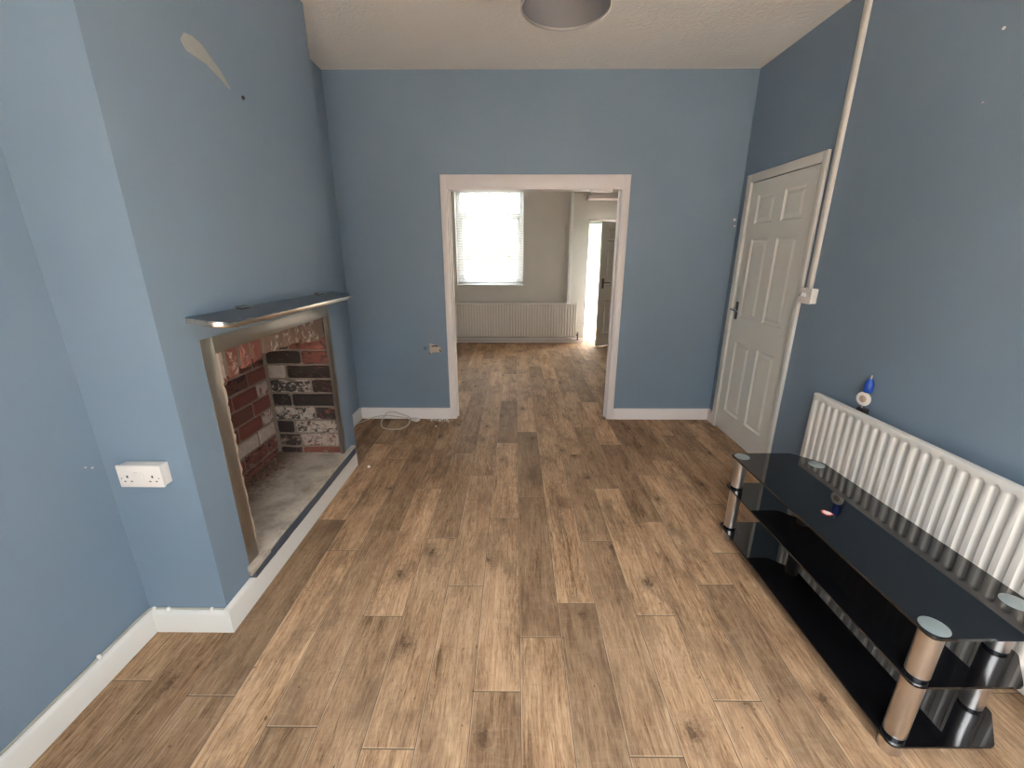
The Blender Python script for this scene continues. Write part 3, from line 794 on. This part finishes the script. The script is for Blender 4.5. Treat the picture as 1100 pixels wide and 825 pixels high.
for lx, ly in LG:
    b = MB(); r = .0295
    for z0, z1 in ((.0, .051), (.070, .290), (.313, .467)):
        b.lathe([(0, z0), (r-.002, z0), (r, z0+.002), (r, z1-.002), (r-.002, z1), (0, z1)], (lx, ly, 0), (0, 0, 1), 36)
    lg = b.build('leg', M['steel'], tv, xf=TX)
    for z0, z1 in ((.051, .055), (.062, .070), (.290, .298), (.305, .313), (.467, .473)):
        b = MB(); b.cyl((lx, ly, z0), (lx, ly, z1), .0275, n=32)
        b.build('collar', M['blackring'], lg, xf=TX, label='black rubber collar')
    b = MB(); b.lathe([(0, .4838), (.0335, .4838), (.035, .4830), (.035, .4820), (0, .4820)], (lx, ly, 0), (0, 0, 1), 36)
    b.build('leg_cap', M['disc'], tv, xf=TX, label='pale etched glass disc')
b = MB(); b.prism([(-.020, -.006), (-.010, -.019), (.006, -.018), (.022, -.004), (.012, .010), (-.008, .020), (-.018, .012)], 'z', 0, .0012)
sk = b.build('sticker', M['red'], None, xf=Matrix.Translation((1.258, 1.467, .4822)) @ Matrix.Rotation(R(-20), 4, 'Z'))
tag(sk, 'tiny red and white sticker on the top shelf of the black glass stand', 'sticker')
b = MB(); b.prism([(-.014, -.004), (-.007, -.013), (.005, -.013), (.016, -.003), (.009, .006), (-.006, .014), (-.013, .008)], 'z', .0012, .0018)
b.build('white_centre', M['plastic'], sk, xf=Matrix.Translation((1.258, 1.467, .4822)) @ Matrix.Rotation(R(-20), 4, 'Z'), label='white centre')

# ------------------------------------------------------------------ pendant lamp
lm = empty('pendant_lamp', (.176, 1.80, H), 'grey drum pendant lampshade hanging from the ceiling, unlit', 'ceiling lamp')
LC, LZ, LR, LHt = Vector((.176, 1.80, 0)), 2.300, .158, .21
b = MB(); n = 64
b.lathe([(LR, LZ), (LR, LZ+LHt), (LR-.0025, LZ+LHt), (LR-.0025, LZ), (LR, LZ)], LC, (0, 0, 1), n); b.build('lamp_shade', M['lampin'], lm)
b = MB(); b.lathe([(LR+.0012, LZ-.001), (LR+.0012, LZ+.007), (LR-.0045, LZ+.007), (LR-.0045, LZ-.001), (LR+.0012, LZ-.001)], LC, (0, 0, 1), n); b.build('shade_rim', simple('rim_silver', (.55, .54, .52), .3, .7), lm)
b = MB()
for k in range(3):
    a = k*2*pi/3+.5; b.cyl(LC+Vector((.02*cos(a), .02*sin(a), LZ+.15)), LC+Vector(((LR-.002)*cos(a), (LR-.002)*sin(a), LZ+.19)), .002, n=8)
b.build('shade_carrier', M['chrome'], lm)
b = MB(); b.lathe([(0, LZ+.10), (.018, LZ+.10), (.021, LZ+.12), (.021, LZ+.16), (.012, LZ+.19), (0, LZ+.195)], LC, (0, 0, 1), 24); b.build('lamp_holder', M['plastic'], lm)
b = MB(); b.cyl(LC+Vector((0, 0, LZ+.19)), LC+Vector((0, 0, H-.025)), .003, n=8); b.build('cord', M['plastic'], lm)
b = MB(); b.lathe([(0, H), (.045, H), (.045, H-.01), (.03, H-.028), (0, H-.030)], LC, (0, 0, 1), 28); b.build('ceiling_rose', M['plastic'], lm)

# ------------------------------------------------------------------ further room: window, blind, pipe box, hall door
w1 = empty('window_1', (-.41, FY+.2, WZ0), 'bright white framed window in the further room', 'window', 'structure')
WY = FY+.185
b = MB(); fr = .07
for x0, x1, z0, z1 in ((WX0, WX0+fr, WZ0, WZ1), (WX1-fr, WX1, WZ0, WZ1), (WX0, WX1, WZ0, WZ0+fr), (WX0, WX1, WZ1-fr, WZ1)): b.box(x0, x1, WY, WY+.06, z0, z1, .006)
b.box(WX0+fr, WX1-fr, WY, WY+.06, 2.03, 2.10, .006)
# sash of the lower light
for x0, x1, z0, z1 in ((WX0+fr, WX0+fr+.035, WZ0+fr, 2.03), (WX1-fr-.035, WX1-fr, WZ0+fr, 2.03), (WX0+fr, WX1-fr, WZ0+fr, WZ0+fr+.035), (WX0+fr, WX1-fr, 1.995, 2.03)): b.box(x0, x1, WY-.012, WY+.045, z0, z1, .005)
b.build('window_frame', M['upvc'], w1)
b = MB(); b.box(WX0+fr, WX1-fr, WY+.025, WY+.031, WZ0+fr, WZ1-fr); b.build('pane', M['glass'], w1)
b = MB(); b.box(WX0, WX1, FY-.012, WY, WZ0-.0, WZ0+.022, .004); b.build('window_sill', M['upvc'], w1)
bl = empty('venetian_blind', (-.41, FY+.05, 2.45), 'white venetian blind lowered with open slats over the window', 'window blind')
b = MB(); z = WZ0+.075
while z < WZ1-.05:
    ww = [(-.0113, -.0053), (-.006, -.0012), (0, .0018), (.006, .0042), (.0113, .0053)]
    up = [b.bm.verts.new((WX0+.012, FY+.055+y, z+h)) for y, h in ww]; dn = [b.bm.verts.new((WX1-.012, FY+.055+y, z+h)) for y, h in ww]
    for i in range(4): b.bm.faces.new((up[i], dn[i], dn[i+1], up[i+1]))
    z += .0225
b.build('slats', M['blind'], bl)
b = MB(); b.box(WX0+.008, WX1-.008, FY+.038, FY+.075, WZ1-.032, WZ1, .003); b.build('head_rail', M['upvc'], bl)
b = MB(); b.box(WX0+.012, WX1-.012, FY+.043, FY+.068, WZ0+.046, WZ0+.060, .003); b.build('bottom_rail', M['upvc'], bl)
b = MB()
for x in (WX0+.16, -.41, WX1-.16): b.cyl((x, FY+.041, WZ0+.05), (x, FY+.041, WZ1-.03), .0016, n=6)
b.build('ladder_cord', M['grey'], bl)
b = MB(); b.cyl((-.105, FY+.030, 2.05), (-.105, FY+.036, WZ1-.02), .003, n=8); b.build('wand', M['grey'], bl)

b = MB(); b.box(.862, .918, FY-.045, FY, .105, H, .003)
tag(b.build('pipe_boxing', M['upvc']), 'white vertical pipe boxing running up the far wall from the radiator', 'pipe boxing', 'structure').name = 'trim_2'

bx = empty('trim_3', (1.6, FY, 2.27), 'white boxed-in bulkhead above the hall door', 'bulkhead', 'structure')
b = MB(); b.box(1.145, XR2, 6.93, FY, 2.30, H); b.build('box', M['beige'], bx)
b = MB(); b.box(1.110, XR2, 6.895, FY, 2.262, 2.312, .006); b.build('lip', M['trimwhite'], bx)

d2 = empty('door_2', (1.6, FY, 0), 'panelled door standing half open at the end of the further room', 'door', 'structure')
b = MB()
b.box(1.166, HX0, FY-.004, FY+.29, 0, HZ+.045, .003); b.box(HX1, XR2-.01, FY-.016, FY+.29, 0, HZ+.045, .003); b.box(HX0, HX1, FY-.016, FY+.29, HZ, HZ+.045, .003)
b.build('door_frame', M['trimwhite'], d2)
hinge = Vector((1.978, FY-.02, .012)); tip = Vector((1.335, 6.80, .012)); dv = (tip-hinge); wl = dv.length; dv.normalize(); nv = Vector((dv.y, -dv.x, 0))
if nv.y < 0: nv = -nv
b = MB(); panel_leaf(b, wl, 1.925, .036, six(wl, 1.925))
XF2 = Matrix(((dv.x, nv.x, 0, hinge.x), (dv.y, nv.y, 0, hinge.y), (0, 0, 1, hinge.z), (0, 0, 0, 1)))
b.build('door_leaf', M['door'], d2, xf=XF2, sharp=12)
b = MB(); b.box(wl-.075, wl-.040, -.007, 0, .93, 1.08, .002); b.box(wl-.075, wl-.040, .036, .043, .93, 1.08, .002)
h2 = b.build('door_handle', M['darkmetal'], d2, xf=XF2, label='dark metal lever handle')
b = MB()
for s, y0 in ((-1, -.007), (1, .043)): b.cyl((wl-.058, y0, 1.02), (wl-.058, y0+s*.045, 1.02), .009, n=14); b.cyl((wl-.05, y0+s*.042, 1.02), (wl-.165, y0+s*.042, 1.018), .008, .006, n=14)
b.build('lever', M['darkmetal'], h2, xf=XF2)

# ------------------------------------------------------------------ yard behind and ground in front
b = MB(); b.box(-6, 7, FY+.28, 16, -.12, -.02); struct(b, 'ground_yard', M['yardpaving'], 'paving of the yard beyond the far door', 'ground')
b = MB(); b.box(-6, 7, -9, YB-.2, -.12, -.02); struct(b, 'ground_front', M['paving'], 'unseen pale paving added behind the viewer to bounce daylight indoors', 'ground')  # added out of view, pale so it throws light up to the ceiling
b = MB(); b.box(-6, 6, 9.3, 9.5, -.02, 1.30); struct(b, 'wall_yard', M['yardwhite'], 'low white rendered yard wall seen through the half open door', 'wall')
b = MB(); b.box(.9, 6, 9.9, 10.1, -.02, 2.6); struct(b, 'wall_neighbour', M['yardgreen'], 'green wall beyond the white yard wall', 'wall')
b = MB(); cl = b.bm.loops.layers.float_color.new('brick')
for i in range(5000):
    p = Vector((rr.uniform(-3.2, .6), 9.75+rr.uniform(0, .5), rr.uniform(0.0, 1.75)+.25*sin(i*.1))); s = rr.uniform(.05, .11)
    a = Vector((rr.gauss(0, 1), rr.gauss(0, 1), rr.gauss(0, 1))).normalized(); c = a.orthogonal().normalized()
    f = b.bm.faces.new([b.bm.verts.new(p+a*s), b.bm.verts.new(p+c*s*.5), b.bm.verts.new(p-a*s), b.bm.verts.new(p-c*s*.5)])
    k = rr.uniform(.7, 1.2)
    for lp in f.loops: lp[cl] = (.17*k, .185*k, .085*k, 1)
tag(b.build('hedge', M['leaf'], smooth=False), 'yellow-green hedge outside the window of the further room', 'hedge', 'stuff')

b = MB(); b.box(-7, 8, -3.5, -3.3, -.12, 3.1); struct(b, 'wall_light_block', M['lightblock'], 'unseen grey wall added outside behind the viewer to block low daylight', 'wall')  # unseen wall added to cut the low daylight reaching the back wall
# ------------------------------------------------------------------ daylight
wd_ = bpy.data.worlds.new('overcast_sky'); SC.world = wd_; wd_.use_nodes = True
nt = wd_.node_tree; nt.nodes.clear()
tc = nt.nodes.new('ShaderNodeTexCoord'); sp = nt.nodes.new('ShaderNodeSeparateXYZ'); rp = nt.nodes.new('ShaderNodeValToRGB')
bg = nt.nodes.new('ShaderNodeBackground'); ow = nt.nodes.new('ShaderNodeOutputWorld')
nt.links.new(tc.outputs['Generated'], sp.inputs[0]); nt.links.new(sp.outputs[2], rp.inputs[0]); nt.links.new(rp.outputs[0], bg.inputs[0]); nt.links.new(bg.outputs[0], ow.inputs[0])
rp.color_ramp.elements[0].color = (.43, .45, .48, 1); rp.color_ramp.elements[1].color = (.92, .97, 1.05, 1)
bg.inputs[1].default_value = 19.0
sl = bpy.data.lights.new('bounce_sun', 'SUN'); sl.energy = 190; sl.angle = R(2); sl.color = (.97, .99, 1.0)  # added to brighten the paving outside, aimed to miss the room itself
so_ = bpy.data.objects.new('bounce_sun', sl); COL.objects.link(so_); so_.location = (6, -4, 8); so_.rotation_euler = (0, R(38), 0)
def portal(name, x0, x1, z0, z1, y, face):
    L = bpy.data.lights.new(name, 'AREA'); L.shape = 'RECTANGLE'; L.size = x1-x0; L.size_y = z1-z0
    L.cycles.is_portal = True
    o = bpy.data.objects.new(name, L); COL.objects.link(o); o.location = ((x0+x1)/2, y, (z0+z1)/2)
    o.rotation_euler = (R(90) if face > 0 else R(-90), 0, 0)   # -Z axis looks along face*Y
    return o
portal('daylight_rear', RX0, RX1, RZ0, RZ1, YB-.19, 1)
portal('daylight_window', WX0, WX1, WZ0, WZ1, FY+.30, -1)
portal('daylight_hall', HX0, HX1, 0.0, HZ, FY+.32, -1)

# ------------------------------------------------------------------ camera
cd = bpy.data.cameras.new('camera'); cam = bpy.data.objects.new('camera', cd); COL.objects.link(cam)
cd.sensor_fit = 'HORIZONTAL'; cd.sensor_width = 36; cd.lens = 451.18/1100*36; cd.clip_start = .02; cd.clip_end = 200
right = Vector((.99997, .00711, .00067)); up = Vector((-.00276, .29799, .95456)); fwd = Vector((-.00659, .95454, -.29800))
mw = Matrix((right, up, -fwd)).transposed().to_4x4(); mw.translation = (0, 0, 1.48); cam.matrix_world = mw
SC.camera = cam

SC.view_settings.view_transform = 'Standard'; SC.view_settings.look = 'None'; SC.view_settings.gamma = 1; SC.view_settings.use_curve_mapping = False
SC.view_settings.exposure = 0.43
SC.cycles.use_denoising = True
SC.cycles.max_bounces = 10; SC.cycles.diffuse_bounces = 6; SC.cycles.glossy_bounces = 5; SC.cycles.transparent_max_bounces = 16
SC.cycles.sample_clamp_indirect = 8
